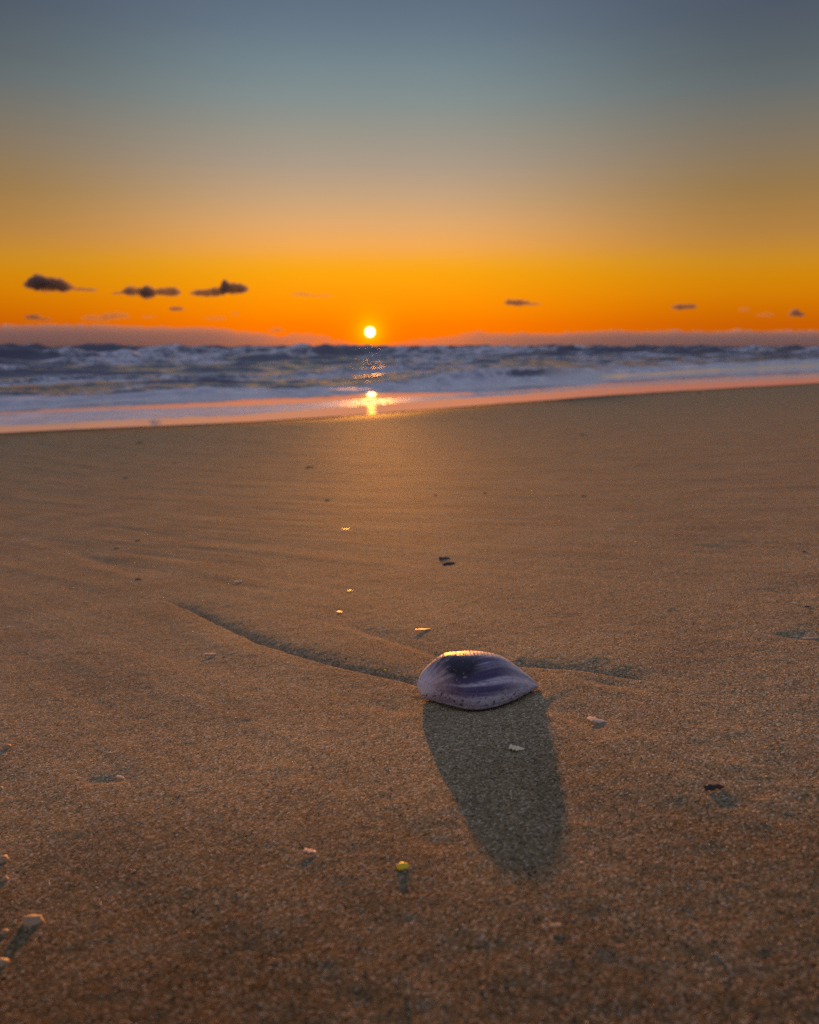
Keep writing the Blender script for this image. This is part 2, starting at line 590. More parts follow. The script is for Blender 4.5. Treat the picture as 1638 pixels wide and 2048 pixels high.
# ------------------------------------------------------------------ sea
def sea_material():
    b = NT('sea_water')
    tc = b.n('ShaderNodeTexCoord').outputs['Object']
    foam = b.attr('foam').outputs['Fac']
    rip = b.attr('ripple').outputs['Fac']
    fn = b.noise(tc, 5.0, 5, 0.65)
    fv = b.voro(tc, 9.0)
    f = b.m('ADD', foam, b.m('MULTIPLY', b.m('SUBTRACT', fn, 0.5), 1.1))
    f = b.m('ADD', f, b.m('MULTIPLY', b.m('SUBTRACT', fv.outputs['Distance'], 0.4), 0.25))
    mk = b.ramp(f, [(0.42, (0, 0, 0)), (0.66, (1, 1, 1))])
    film = b.attr('film').outputs['Fac']
    wc = b.mix(film, (0.08, 0.080, 0.118), (0.80, 0.77, 0.76))
    fl = b.noise(tc, 1.7, 6, 0.68)
    fc = b.ramp(fl, [(0.36, (0.50, 0.50, 0.57)), (0.5, (0.70, 0.70, 0.75)), (0.62, (0.94, 0.92, 0.90))])
    c = b.mix(b.m('MAXIMUM', mk, b.m('MULTIPLY', film, 0.0)), wc, fc)
    n1 = b.noise(tc, 14, 4, 0.6)
    n2 = b.noise(tc, 3.0, 3, 0.5)
    nd = b.n('ShaderNodeBump'); nd.inputs['Distance'].default_value = 0.022
    b.l(rip, nd.inputs['Strength']); b.l(b.m('ADD', n1, b.m('MULTIPLY', n2, 1.5)), nd.inputs['Height'])
    nf = b.n('ShaderNodeBump'); nf.inputs['Distance'].default_value = 0.03
    b.l(mk, nf.inputs['Strength']); b.l(fn, nf.inputs['Height']); b.l(nd.outputs[0], nf.inputs['Normal'])
    cal = b.attr('calm').outputs['Fac']
    r = b.mix(mk, b.mix(film, b.mix(cal, (0.42, 0.42, 0.42), (0.2, 0.2, 0.2)), (0.016, 0.016, 0.016)), (0.8, 0.8, 0.8))
    b.principled(Base_Color=c, Roughness=r, IOR=1.33, Normal=nf.outputs[0])
    # the thin sheet over the sand is cloudy with fine bubbles
    wt_ = b.out.inputs[0].links[0].from_socket
    bub = b.n('ShaderNodeBsdfDiffuse'); bub.inputs['Color'].default_value = (0.88, 0.84, 0.77, 1)
    mxs = b.n('ShaderNodeMixShader')
    b.l(b.m('MULTIPLY', film, b.m('MULTIPLY', fn, 0.6)), mxs.inputs[0])
    b.l(wt_, mxs.inputs[1]); b.l(bub.outputs[0], mxs.inputs[2])
    b.l(mxs.outputs[0], b.out.inputs[0])
    return b.mat


az = np.linspace(R(-62), R(43), 680)


def past_edge(r):
    x_ = r * np.sin(az); y_ = r * np.cos(az)
    u_ = x_ * T_SEA[0] + y_ * T_SEA[1]; v_ = x_ * N_SEA[0] + y_ * N_SEA[1]
    return v_ - bv(B0, u_) - 0.16 * (fbm(u_ * 1.1, u_ * 0, 101, 4) - 0.5)


lo_ = np.full(az.shape, 3.0); hi_ = np.full(az.shape, 150.0)
for _ in range(40):
    md_ = 0.5 * (lo_ + hi_)
    pos_ = past_edge(md_) > 0
    hi_ = np.where(pos_, md_, hi_); lo_ = np.where(pos_, lo_, md_)
tl = np.r_[np.linspace(0, 1.75, 380, endpoint=False), np.linspace(1.75, 3.1, 110, endpoint=False), np.linspace(3.1, 8.0, 60)]
AZ, TL = np.meshgrid(az, tl)
RRR = hi_[None, :] * np.exp(TL)
X = RRR * np.sin(AZ); Y = RRR * np.cos(AZ)
U = X * T_SEA[0] + Y * T_SEA[1]; V = X * N_SEA[0] + Y * N_SEA[1]
v0 = bv(B0, U); v1 = bv(B1, U); v2 = bv(B2, U); v3 = bv(B3, U)
bz = base_z(X, Y) + 0.002 * (fbm(U * 1.6, V * 0.7, 11, 3) - 0.5)
zfilm = bz + 0.0055 + 0 * X
zfilm += 0.004 * sstep(V - v1, 0, 0.3)
W = np.zeros_like(X)
FO = np.zeros_like(X)
dist_fade = 1 - sstep(RRR, 150, 900)
# the small bore that ends at v3
d3 = V - v3 + 0.35 * (fbm(U * 0.7, V * 0.7, 111, 3) - 0.5)
bore = sstep(d3, -0.03, 0.35)
W += 0.075 * bore * (0.5 + vnoise(U * 0.4, V * 0.05, 113))
FO = np.maximum(FO, 0.78 * sstep(d3, -0.02, 0.10) * (1 - 0.55 * sstep(d3, 1.6, 3.2)))
waves = [(2.6, 0.09, 0.35, 1.0, 201, 5.0), (5.0, 0.19, 0.35, 1.2, 202, 6.0), (8.5, 0.25, 0.45, 1.6, 203, 7.0), (13.5, 0.33, 0.6, 2.2, 204, 9.0),
         (20.0, 0.42, 0.7, 3.0, 205, 11.0), (29.0, 0.62, 0.9, 3.6, 206, 12.0), (41.0, 0.95, 1.2, 4.6, 207, 14.0),
         (58.0, 1.10, 1.5, 6.0, 208, 16.0), (82.0, 1.15, 2.0, 8.0, 209, 20.0), (115.0, 1.20, 3.0, 10.0, 210, 25.0),
         (160.0, 1.2, 4.0, 14.0, 211, 30.0), (220.0, 1.2, 6.0, 18.0, 212, 36.0)]
for off, amp, w1, w2, sdn, sp in waves:
    vc = v3 + off + 0.16 * sp * (fbm(U / sp * 1.3, 0 * U, sdn, 3) - 0.5) * 2
    A = amp * (1.0 if off < 30 else 1.45) * np.clip(0.05 + 1.35 * (fbm(U / sp * 2.6, V * 0 + 3.3, sdn + 50, 4, 0.6) - 0.12), 0.05, 1.2)
    d = V - vc
    shp = np.where(d < 0, np.exp(-(np.abs(d) / w1) ** 1.7), np.exp(-(d / w2) ** 2))
    W += A * shp
    # foam on the broken parts: crest and the wash before it
    br = vnoise(U / sp * 1.1, V * 0 + 1.7, sdn + 90)
    washed = sstep(-d, -0.3 * w2, 0.0) * (1 - sstep(-d, w2 * 0.6, w2 * 2.4))
    lip = np.exp(-((d - 0.08 * w2) / (0.16 * w2)) ** 2)
    face = np.exp(-((d + w1 * 0.7) / (w1 * 0.7)) ** 2)
    k = sstep(br, 0.38, 0.62)
    FO = np.maximum(FO, washed * (0.24 + 0.44 * k))
    FO = np.maximum(FO, lip * (0.55 + 0.30 * k))
    FO = FO * (1 - 0.9 * face * (1 - 0.55 * k))
# the tall breaker right of the sun: dark hollow face, white lip
bu = (U - 23.0) / 5.2
env = np.exp(-np.abs(bu) ** 3)
vb = 19.3 + 0.06 * (U - 23.0) + 0.5 * (fbm(U * 0.5, U * 0, 231, 3) - 0.5)
d = V - vb
W += 0.32 * env * (0.75 + 0.5 * fbm(U * 0.6, U * 0, 233, 3)) * np.where(d < 0, np.exp(-(np.abs(d) / 0.38) ** 2.0), np.exp(-(d / 2.2) ** 2))
FO = FO * (1 - 0.75 * env * np.exp(-((d + 0.34) / 0.26) ** 2) * sstep(bu, -0.9, 0.2))
FO = np.maximum(FO, env * 0.85 * np.exp(-((d - 0.15) / 0.35) ** 2))
FO = np.maximum(FO, env * 0.75 * sstep(-d, 0.9, 1.3) * (1 - sstep(-d, 2.0, 4.5)))
W += sstep(V - v3, 0.3, 2.0) * dist_fade * (0.10 * (fbm(U * 0.8, V * 1.4, 121, 4) - 0.5) + 0.05 * (fbm(U * 3.1, V * 3.7, 131, 3) - 0.5) * (1 - sstep(RRR, 25, 60)))
W *= 1 - sstep(RRR, 260, 700) * 0.85
zsea = SEA_Z + W
k3 = sstep(V - v3, -0.5, 0.25)
Zs = zfilm * (1 - k3) + np.maximum(zsea, zfilm - 0.01) * k3
lav = sstep(V - v1, -0.05, 0.25) * (1 - sstep(V - v2 + 0.5 * (fbm(U * 0.9, V * 0.9, 141, 3) - 0.5), -0.15, 0.25))
uc = np.clip((U - 9.5) / 8.0, 0, 1)                     # towards the right the lace of foam thins out
FO = np.maximum(FO, lav * (0.62 - 0.20 * uc))
FO += sstep(V - v3, 0.3, 1.5) * (0.55 * (fbm(U * 0.22, V * 1.5, 151, 4, 0.6) - 0.47) + 0.6 * (fbm(U * 0.9, V * 2.6, 157, 4, 0.65) - 0.46))
FO *= sstep(V - v0, 0.0, 0.1)
FO *= 1 - 0.7 * sstep(RRR, 120, 500)
RIP = 0.0015 + 0.07 * lav + 0.13 * sstep(V - v3, 0.0, 1.0)
RIP *= 1 - 0.5 * sstep(RRR, 60, 300)
FILM = 1 - sstep(V - v3, -0.2, 0.6)
sea = link('sea', grid_mesh('sea', X, Y, Zs, {'foam': FO, 'ripple': RIP, 'film': FILM, 'calm': 1 - sstep(RRR, 25, 120)}), sea_material(), kind='structure')


# ------------------------------------------------------------------ clouds
def cloud_material(name, dens, colour, aniso=0.3):
    b = NT(name)
    pv = b.n('ShaderNodeVolumePrincipled')
    pv.inputs['Color'].default_value = (*colour, 1)
    pv.inputs['Density'].default_value = dens
    pv.inputs['Anisotropy'].default_value = aniso
    b.l(pv.outputs[0], b.out.inputs['Volume'])
    return b.mat


MAT_CLOUD = cloud_material('cloud_vapour', 0.030, (0.44, 0.38, 0.36))
MAT_BANK = cloud_material('bank_vapour', 0.0021, (0.80, 0.72, 0.68), 0.0)
MAT_WISP = cloud_material('wisp_vapour', 0.012, (0.5, 0.42, 0.38))


def loft_volume(name, xs, cz, rz, ry, seed, rough=0.25, flat=0.45, nseg=20, crisp=0.05):
    """closed lumpy body along x: centre height cz, half height rz, half depth ry per station"""
    verts = []; faces = []
    n = len(xs)
    aa = 2 * math.pi * np.arange(nseg) / nseg
    XX, AA = np.meshgrid(xs, aa, indexing='ij')
    KK = 1 + rough * 2 * (fbm(XX * crisp + 3 * np.cos(AA), 3 * np.sin(AA) + seed, seed, 3) - 0.5)
    sn = np.sin(AA); sn = np.where(sn > 0, sn, sn * flat)
    verts = np.stack([XX, np.array(ry)[:, None] * np.cos(AA) * KK, np.array(cz)[:, None] + np.array(rz)[:, None] * KK * sn], -1).reshape(-1, 3).tolist()
    for i in range(n - 1):
        for j in range(nseg):
            j2 = (j + 1) % nseg
            faces.append((i * nseg + j, (i + 1) * nseg + j, (i + 1) * nseg + j2, i * nseg + j2))
    faces.append(tuple(range(nseg)))
    faces.append(tuple((n - 1) * nseg + j for j in reversed(range(nseg))))
    return raw_mesh(name, verts, faces, True)


def add_cloud(px, py, lobes, seed, label, dist=6000.0, mat=None):
    """lobes: (dx, dy, half_w, half_h) in photo pixels from (px, py)"""
    d = pix_dir(px, py); d = d / math.hypot(d[0], d[1])
    pos = CAM + d * dist
    sc = dist * math.hypot(1, (px - 819) / FPX) / FPX / math.hypot(1, (px - 819) / FPX) / math.cos(PITCH)
    x0 = min(l[0] - l[2] for l in lobes); x1 = max(l[0] + l[2] for l in lobes)
    xs = np.linspace(x0, x1, 44)
    top = np.full(44, -1e3); bot = np.full(44, 1e3)
    for dx, dy, hw, hh in lobes:
        t = np.clip(1 - ((xs - dx) / hw) ** 2, 0, 1) ** 0.6
        ok = t > 0
        top = np.where(ok, np.maximum(top, -dy + hh * t), top)
        bot = np.where(ok, np.minimum(bot, -dy - hh * t), bot)
    bad = top < -900
    mid_ = np.interp(xs, xs[~bad], (top + bot)[~bad] / 2)
    half = np.where(bad, 0.6, (top - bot) / 2)
    half = np.maximum(half, 0.5)
    jag = 1 + 0.5 * (fbm(xs * 0.12, 0 * xs, seed + 5, 3) - 0.5)
    half = half * jag
    me = loft_volume('cloud', xs * sc, mid_ * sc, half * sc, (half * 1.6 + 2) * sc, seed, 0.48, 0.8, 22, 0.035)
    o = link('cloud', me, mat or MAT_CLOUD, label=label, cat='cloud', group='small clouds over the sea')
    o.location = pos
    o.rotation_euler = (0, 0, -math.atan2(d[0], d[1]))
    return o


add_cloud(95, 573, [(0, -2, 40, 14), (-14, -6, 20, 14), (22, 1, 24, 11), (60, 4, 26, 4)], 301, 'big grey cloud high at the far left over the sea')
add_cloud(292, 584, [(-20, 0, 24, 9), (3, 2, 16, 13), (38, 0, 26, 9), (-48, 3, 14, 3)], 302, 'dark two-humped cloud, second from the left in the upper row')
add_cloud(440, 581, [(-26, 6, 30, 8), (-6, 3, 20, 9), (26, -3, 28, 11), (10, -6, 10, 12)], 303, 'long dark cloud with a raised right end, left of the sun')
add_cloud(618, 589, [(-16, -1, 20, 4), (14, 2, 34, 3)], 304, 'faint orange wisp of cloud above and left of the sun', mat=MAT_WISP)
add_cloud(353, 618, [(0, 0, 15, 5)], 305, 'tiny dark cloud under the long dark cloud at left')
add_cloud(212, 635, [(-12, 2, 34, 6), (18, -3, 26, 7)], 306, 'low smudgy cloud lying just above the left cloud bank', mat=MAT_WISP)
add_cloud(66, 635, [(0, 0, 15, 6), (20, 3, 10, 3)], 307, 'small grey puff just above the bank at the far left')
add_cloud(430, 637, [(0, 0, 22, 4)], 308, 'thin flat wisp just above the bank, left of the sun', mat=MAT_WISP)
add_cloud(298, 634, [(0, 0, 14, 3)], 309, 'tiny faint wisp above the middle of the left bank', mat=MAT_WISP)
add_cloud(470, 628, [(0, 0, 8, 3)], 310, 'smallest speck of cloud between long dark cloud and sun', mat=MAT_WISP)
add_cloud(552, 661, [(0, 0, 17, 5)], 311, 'small dark cloud low beside the sun, on its left', mat=MAT_WISP)
add_cloud(1040, 606, [(-6, 0, 26, 7), (-18, -1, 10, 6), (22, 2, 20, 3)], 312, 'dark flat cloud, nearest of those right of the sun')
add_cloud(1368, 614, [(0, 0, 24, 6), (8, -2, 12, 5)], 313, 'dark flat cloud over the sea toward the right edge')
add_cloud(1488, 620, [(0, 0, 11, 4)], 314, 'tiny brown cloud between two darker clouds at right', mat=MAT_WISP)
add_cloud(1530, 630, [(0, 0, 16, 4)], 315, 'faint thin cloud low beside the rightmost puff', mat=MAT_WISP)
add_cloud(1592, 628, [(0, 1, 15, 6), (-2, -4, 8, 6)], 316, 'small dark puff of cloud, rightmost in the sky')


def add_bank(prof, seed, label, dist=9000.0):
    px = np.linspace(prof[0][0], prof[-1][0], 520)
    py = np.interp(px, [p[0] for p in prof], [p[1] for p in prof])
    th = np.interp(px, [p[0] for p in prof], [p[2] for p in prof])
    py = py + 8 * (fbm(px * 0.025, px * 0, seed, 4) - 0.5) + 6 * (fbm(px * 0.09, px * 0, seed + 3, 3) - 0.5)
    verts = []; faces = []
    for a, b_, t in zip(px, py, th):
        d = pix_dir(a, b_)
        d = d / math.hypot(d[0], d[1])
        p = CAM + d * dist
        h = np.array([d[0], d[1], 0])
        top = p[2]
        q = np.array([p[0], p[1], 0])
        for kk, zz in ((0, -30), (0, top * 0.45), (0.12, top * 0.8), (0.3, top), (0.6, top * 0.97), (0.9, top * 0.7), (1.0, -30)):
            g = q + h * (t * kk)
            verts.append((g[0], g[1], zz))
    n = len(px); m = 7
    for i in range(n - 1):
        for j in range(m):
            j2 = (j + 1) % m
            faces.append((i * m + j, (i + 1) * m + j, (i + 1) * m + j2, i * m + j2))
    faces.append(tuple(reversed(range(m)))); faces.append(tuple((n - 1) * m + j for j in range(m)))
    me = raw_mesh('cloud_bank', verts, faces, True)
    c = np.mean(np.array(verts), axis=0); c[2] = 0
    me.transform(Matrix.Translation(Vector(-c)))
    o = link('cloud_bank', me, MAT_BANK, label=label, cat='cloud')
    o.location = c
    return o


add_bank([(-900, 640, 1500), (0, 645, 1500), (150, 643, 1500), (300, 651, 1300), (430, 655, 1100), (520, 664, 800), (560, 669, 600), (595, 664, 480),
          (640, 669, 320), (690, 682, 200), (715, 690, 120)], 401, 'grey cloud bank along the horizon left of the sun')
add_bank([(765, 690, 120), (800, 686, 200), (860, 676, 320), (920, 668, 480), (960, 663, 700), (1050, 666, 1000), (1100, 662, 1100),
          (1200, 661, 1300), (1400, 657, 1500), (1638, 658, 1500), (2600, 650, 1500)], 402, 'grey cloud bank along the horizon right of the sun')


# ------------------------------------------------------------------ shell
def shell_material():
    b = NT('shell')
    tc = b.n('ShaderNodeTexCoord').outputs['Object']
    colr = b.attr('pigment_rimlight').outputs['Color']
    ring = b.attr('growth').outputs['Fac']
    n = b.noise(tc, 260, 4, 0.6)
    c = b.mix(1.0, colr, b.ramp(n, [(0.3, (0.75, 0.75, 0.78)), (0.7, (1.15, 1.13, 1.1))]), 'MULTIPLY')
    sp = b.voro(tc, 420)
    sc_ = b.n('ShaderNodeSeparateColor'); b.l(sp.outputs['Color'], sc_.inputs[0])
    c = b.mix(b.ramp(sc_.outputs[0], [(0, (0, 0, 0)), (0.955, (0, 0, 0)), (0.985, (0.0,) * 3), (1, (0.8,) * 3)]), c, (0.5, 0.44, 0.36))
    w = b.m('SINE', b.m('MULTIPLY', ring, 210.0))
    h = b.m('ADD', b.m('MULTIPLY', w, 0.11), b.m('MULTIPLY', n, 1.2))
    nb = b.bump(h, 0.0005, 0.45)
    p = b.principled(Base_Color=c, Roughness=0.5, Normal=nb, Subsurface_Weight=0.12, Subsurface_Scale=0.004)
    p.inputs['Subsurface Radius'].default_value = (1.0, 0.5, 0.3)
    return b.mat


SH_X = [0.0, 0.03, 0.11, 0.21, 0.35, 0.535, 0.73, 0.87, 0.96, 1.0]
SH_N = [-0.03, -0.08, -0.17, -0.29, -0.43, -0.46, -0.33, -0.175, -0.06, -0.012]
SH_F = [0.06, 0.13, 0.20, 0.25, 0.29, 0.29, 0.25, 0.165, 0.07, 0.004]
SH_H = [0.10, 0.165, 0.265, 0.335, 0.352, 0.340, 0.268, 0.150, 0.062, 0.012]


def smooth_interp(x, xs, ys):
    x = np.asarray(x, float); xs = np.array(xs); ys = np.array(ys)
    m = np.gradient(ys, xs)
    i = np.clip(np.searchsorted(xs, x) - 1, 0, len(xs) - 2)
    h = xs[i + 1] - xs[i]; t = (x - xs[i]) / h
    return ((2 * t ** 3 - 3 * t ** 2 + 1) * ys[i] + (t ** 3 - 2 * t ** 2 + t) * h * m[i]
            + (-2 * t ** 3 + 3 * t ** 2) * ys[i + 1] + (t ** 3 - t ** 2) * h * m[i + 1])


def shell_point(s, a):
    """s 0..1 along the shell, a 0 (near margin) .. pi (far margin)"""
    s = np.asarray(s, float); a = np.asarray(a, float)
    yn = smooth_interp(s, SH_X, SH_N); yf = smooth_interp(s, SH_X, SH_F); H = smooth_interp(s, SH_X, SH_H)
    yr = yn + (yf - yn) * (0.62 - 0.04 * s)
    ca = np.cos(a); sa = np.sin(a)
    y = np.where(ca > 0, yr + (yn - yr) * np.abs(ca) ** 0.9, yr + (yf - yr) * np.abs(ca) ** 0.9)
    z = H * np.abs(sa) ** 0.95
    x = s.copy()
    # beak: swells to the left near its foot
    bk = np.exp(-((s - 0.0) / 0.10) ** 2)
    x = x - 0.035 * bk * np.sin(a)
    return x, y, z


ns, na = 120, 110
s = np.linspace(0, 1, ns); s = 0.5 - 0.5 * np.cos(math.pi * s)
a = np.linspace(0, math.pi, na)
S, A_ = np.meshgrid(s, a, indexing='ij')
sx, sy, sz = shell_point(S, A_)
q = A_ / math.pi
# pigment in shell coordinates: rays spread from the beak, plus a painted rim light
ang = np.arctan2(q - 0.12, S + 0.05)
rad = np.hypot(q - 0.12, S + 0.05)
ray = fbm(ang * 9.0, rad * 1.2, 501, 3)
ray2 = fbm(ang * 26.0, rad * 1.5, 507, 3)
cloudy = fbm(S * 7, q * 9, 511, 4)


def lerp(a_, b_, t):
    return a_ + (np.array(b_) - a_) * t[..., None]


pc = np.zeros(S.shape + (3,)) + np.array([0.085, 0.062, 0.165])
pc = lerp(pc, (0.60, 0.58, 0.68), sstep(ray, 0.45, 0.66) * 0.9)
pc = lerp(pc, (0.055, 0.038, 0.095), sstep(ray2, 0.52, 0.70) * 0.75)
pc = lerp(pc, (0.56, 0.43, 0.46), np.exp(-(((S - 0.13) / 0.11) ** 2 + ((q - 0.20) / 0.17) ** 2)) * (0.45 + 0.7 * ray2))
pc = lerp(pc, (0.012, 0.008, 0.020), np.clip(1.3 * np.exp(-(((S - 0.35 + 0.22 * (cloudy - 0.5)) / 0.14) ** 2 + ((q - 0.32) / 0.12) ** 2) ** 1.5), 0, 1))
pc = lerp(pc, (0.035, 0.024, 0.060), 0.8 * np.exp(-(((S - 0.30) / 0.19) ** 2 + ((q - 0.42) / 0.09) ** 2)))
pc = lerp(pc, (0.60, 0.59, 0.68), sstep(S, 0.60, 0.95) * 0.95 * (0.4 + ray))
pc = lerp(pc, (0.68, 0.62, 0.62), np.exp(-((q - 0.50) / (0.03 + 0.045 * S)) ** 2) * (0.30 + 0.7 * sstep(S, 0.3, 0.55)) * 0.9)  # pale ridge line: light caught on the rim, painted into the colour
pc = lerp(pc, (0.72, 0.71, 0.80), (1 - sstep(S, 0.03, 0.17)) * 0.95)
pc = lerp(pc, (0.44, 0.35, 0.38), (1 - sstep(q, 0.015, 0.12)) * (0.35 + 0.6 * cloudy))
pit = vnoise(S * 60, q * 70, 521)
pc = lerp(pc, (0.02, 0.012, 0.015), sstep(pit, 0.78, 0.86) * (1 - sstep(q, 0.05, 0.17)))
pc = np.clip(pc, 0.004, 0.9)
growth = np.hypot((S + 0.02) * 1.0, (q - 0.5) * 0.35)

LSH = SHELL_L
me = grid_mesh('valve', sx * LSH, sy * LSH, sz * LSH, {'pigment_rimlight': pc, 'growth': growth})
MAT_SHELL = shell_material()
shell = bpy.data.objects.new('clam_shell', None)
col.objects.link(shell)
shell['label'] = 'large violet and white clam shell lying in the sand'
shell['category'] = 'shell'
g0 = LEFT_C
# ground normal under the shell
e = 0.05
nx = (base_z(g0[0] + e, g0[1]) - base_z(g0[0] - e, g0[1])) / (2 * e)
ny = (base_z(g0[0], g0[1] + e) - base_z(g0[0], g0[1] - e)) / (2 * e)
zax = Vector((-nx, -ny, 1)).normalized()
xax = Vector((1, 0, 0)); xax = Vector((1, 0, nx)).normalized()
yax = zax.cross(xax).normalized(); zax = xax.cross(yax)
shell.matrix_world = Matrix.Translation(Vector((g0[0] - 0.003, g0[1], g0[2] - 0.0012))) @ Matrix((xax, yax, zax)).transposed().to_4x4()
valve = link('valve', me, MAT_SHELL, shell)
sol = valve.modifiers.new('thickness', 'SOLIDIFY'); sol.thickness = 0.0016; sol.offset = 1.0


def tube(name, pts, rad, seg=8, seed=0):
    verts = []; faces = []
    pts = [Vector(p) for p in pts]
    n = len(pts)
    for i, p in enumerate(pts):
        t = (pts[min(i + 1, n - 1)] - pts[max(i - 1, 0)]).normalized()
        u_ = t.cross(Vector((0, 0, 1))).normalized(); w_ = u_.cross(t)
        r_ = rad[i]
        for j in range(seg):
            an = 2 * math.pi * j / seg
            k = r_ * (1 + 0.35 * (vnoise(i * 0.6 + seed, j * 0.7, seed) - 0.5))
            verts.append(p + u_ * math.cos(an) * k + w_ * math.sin(an) * k * 0.7)
    for i in range(n - 1):
        for j in range(seg):
            j2 = (j + 1) % seg
            faces.append((i * seg + j, i * seg + j2, (i + 1) * seg + j2, (i + 1) * seg + j))
    faces.append(tuple(reversed(range(seg)))); faces.append(tuple((n - 1) * seg + j for j in range(seg)))
    return raw_mesh(name, verts, faces, True)


def plain(name, c, rough=0.6, c2=None, scale=400, bumpd=0.0003):
    b = NT(name)
    tc = b.n('ShaderNodeTexCoord').outputs['Object']
    n = b.noise(tc, scale, 4, 0.6)
    cc = b.ramp(n, [(0.3, c), (0.7, c2 or tuple(min(1, v * 1.4) for v in c))])
    b.principled(Base_Color=cc, Roughness=rough, Normal=b.bump(n, bumpd, 0.6))
    return b.mat


MAT_LIP = plain('shell_lip', (0.13, 0.095, 0.12), 0.55, (0.40, 0.34, 0.36), 260)
tt = np.linspace(0.03, 0.985, 60)
mx, my, mz = shell_point(tt, np.full(60, 0.02))
lip = link('margin', tube('margin', np.stack([mx * LSH, my * LSH, mz * LSH + 0.0006], -1), 0.0010 + 0.0006 * np.sin(tt * math.pi), 8, 3), MAT_LIP, shell)
lip['label'] = 'pale pitted lower margin of the shell'

# sand stuck along the ridge and the lower margin
gv = []; gf = []
ov = np.array([(1, 0, 0), (-1, 0, 0), (0, 1, 0), (0, -1, 0), (0, 0, 1), (0, 0, -1)], float)
of = [(0, 2, 4), (2, 1, 4), (1, 3, 4), (3, 0, 4), (2, 0, 5), (1, 2, 5), (3, 1, 5), (0, 3, 5)]
for i in range(620):
    r_ = rng.random()
    if r_ < 0.5:
        ss, aa_ = rng.uniform(0.12, 0.98), math.pi * rng.normal(0.56, 0.05)
    elif r_ < 0.85:
        ss, aa_ = rng.uniform(0.02, 0.95), math.pi * abs(rng.normal(0.0, 0.035)) + 0.02
    else:
        ss, aa_ = rng.uniform(0.02, 0.95), math.pi * rng.uniform(0.03, 0.5)
    g_ = np.array([c_[0] for c_ in shell_point(np.array([ss]), np.array([aa_]))])
    g_ = g_ * LSH
    nrm_ = g_ - np.array([0.5 * LSH, -0.05 * LSH, -0.05 * LSH]); nrm_ /= np.linalg.norm(nrm_)
    sz_ = rng.uniform(0.00022, 0.0005)
    g_ = g_ + nrm_ * 0.0016
    b0_ = len(gv)
    gv += [tuple(g_ + o_ * sz_ * rng.uniform(0.7, 1.3)) for o_ in ov]
    gf += [tuple(b0_ + k_ for k_ in f_) for f_ in of]
crust = link('stuck_sand', raw_mesh('stuck_sand', gv, gf), plain('stuck_sand', (0.36, 0.28, 0.19), 0.8, (0.55, 0.45, 0.33)), shell, kind='stuff')

# ------------------------------------------------------------------ small finds on the sand
MAT_PALE = plain('pale_shell', (0.52, 0.42, 0.31), 0.5, (0.70, 0.60, 0.48))
MAT_PINK = plain('pink_shell', (0.52, 0.30, 0.25), 0.45, (0.68, 0.46, 0.40))
MAT_WHITE = plain('white_shell', (0.62, 0.57, 0.50), 0.45, (0.78, 0.74, 0.68))
MAT_DARK = plain('dark_shell', (0.010, 0.009, 0.010), 0.6, (0.030, 0.026, 0.028))
MAT_BROWN = plain('brown_weed', (0.05, 0.035, 0.025), 0.7, (0.09, 0.065, 0.045))
MAT_YELLOW = plain('yellow_shell', (0.85, 0.58, 0.01), 0.6, (0.95, 0.72, 0.04))
MAT_STRAW = plain('straw', (0.50, 0.40, 0.16), 0.6, (0.62, 0.52, 0.26))
MAT_CREAM = plain('cream_shell', (0.78, 0.66, 0.36), 0.5, (0.90, 0.80, 0.55))
MAT_STONE = plain('tan_stone', (0.36, 0.23, 0.12), 0.7, (0.52, 0.36, 0.20))


def flake_mesh(name, L, Wd, T, bend, seed, hook=0.0, point=0.6):
    """bent broken piece of shell: outline tapering to one end, real thickness"""
    r_ = random.Random(seed)
    n = 12; m = 6
    verts = []; faces = []
    for i in range(n):
        t = i / (n - 1)
        w = Wd * (0.25 + 0.75 * math.sin(math.pi * min(1, (t * (1 - point * 0.35) + 0.08 + point * 0.25))) ** 0.8) * (0.55 + 0.9 * r_.random())
        cx_ = (t - 0.5) * L
        cy_ = hook * L * (t - 0.5) ** 2 * 2 + 0.06 * Wd * (r_.random() - 0.5)
        cz_ = bend * L * (0.25 - (t - 0.5) ** 2)
        for j in range(m):
            f = j / (m - 1) - 0.5
            verts.append((cx_, cy_ + f * w, cz_ + bend * Wd * 1.2 * (0.25 - f * f) + T * 0.5))
    k = len(verts)
    verts += [(v[0], v[1], v[2] - T) for v in verts]
    for i in range(n - 1):
        for j in range(m - 1):
            a_ = i * m + j
            faces.append((a_, a_ + m, a_ + m + 1, a_ + 1))
            faces.append((k + a_, k + a_ + 1, k + a_ + m + 1, k + a_ + m))
    ring_ = [j for j in range(m)] + [i * m + m - 1 for i in range(1, n)] + [(n - 1) * m + j for j in range(m - 2, -1, -1)] + [i * m for i in range(n - 2, 0, -1)]
    for i in range(len(ring_)):
        p_, q_ = ring_[i], ring_[(i + 1) % len(ring_)]
        faces.append((p_, q_, k + q_, k + p_))
    return raw_mesh(name, verts, faces)


def pebble_mesh(name, L, Wd, H, seed):
    bm = bmesh.new()
    bmesh.ops.create_icosphere(bm, subdivisions=3, radius=1)
    cs = np.array([tuple(v.co) for v in bm.verts])
    ks = 1 + 0.5 * (fbm(cs[:, 0] * 1.3 + seed, cs[:, 1] * 1.3 + cs[:, 2] * 1.7, seed, 3) - 0.5)
    for v, k in zip(bm.verts, ks):
        c = v.co
        v.co = Vector((c.x * L / 2 * k, c.y * Wd / 2 * k, c.z * H / 2 * k))
    me = bpy.data.meshes.new(name)
    bm.to_mesh(me); bm.free()
    me.polygons.foreach_set('use_smooth', np.ones(len(me.polygons), bool))
    return me


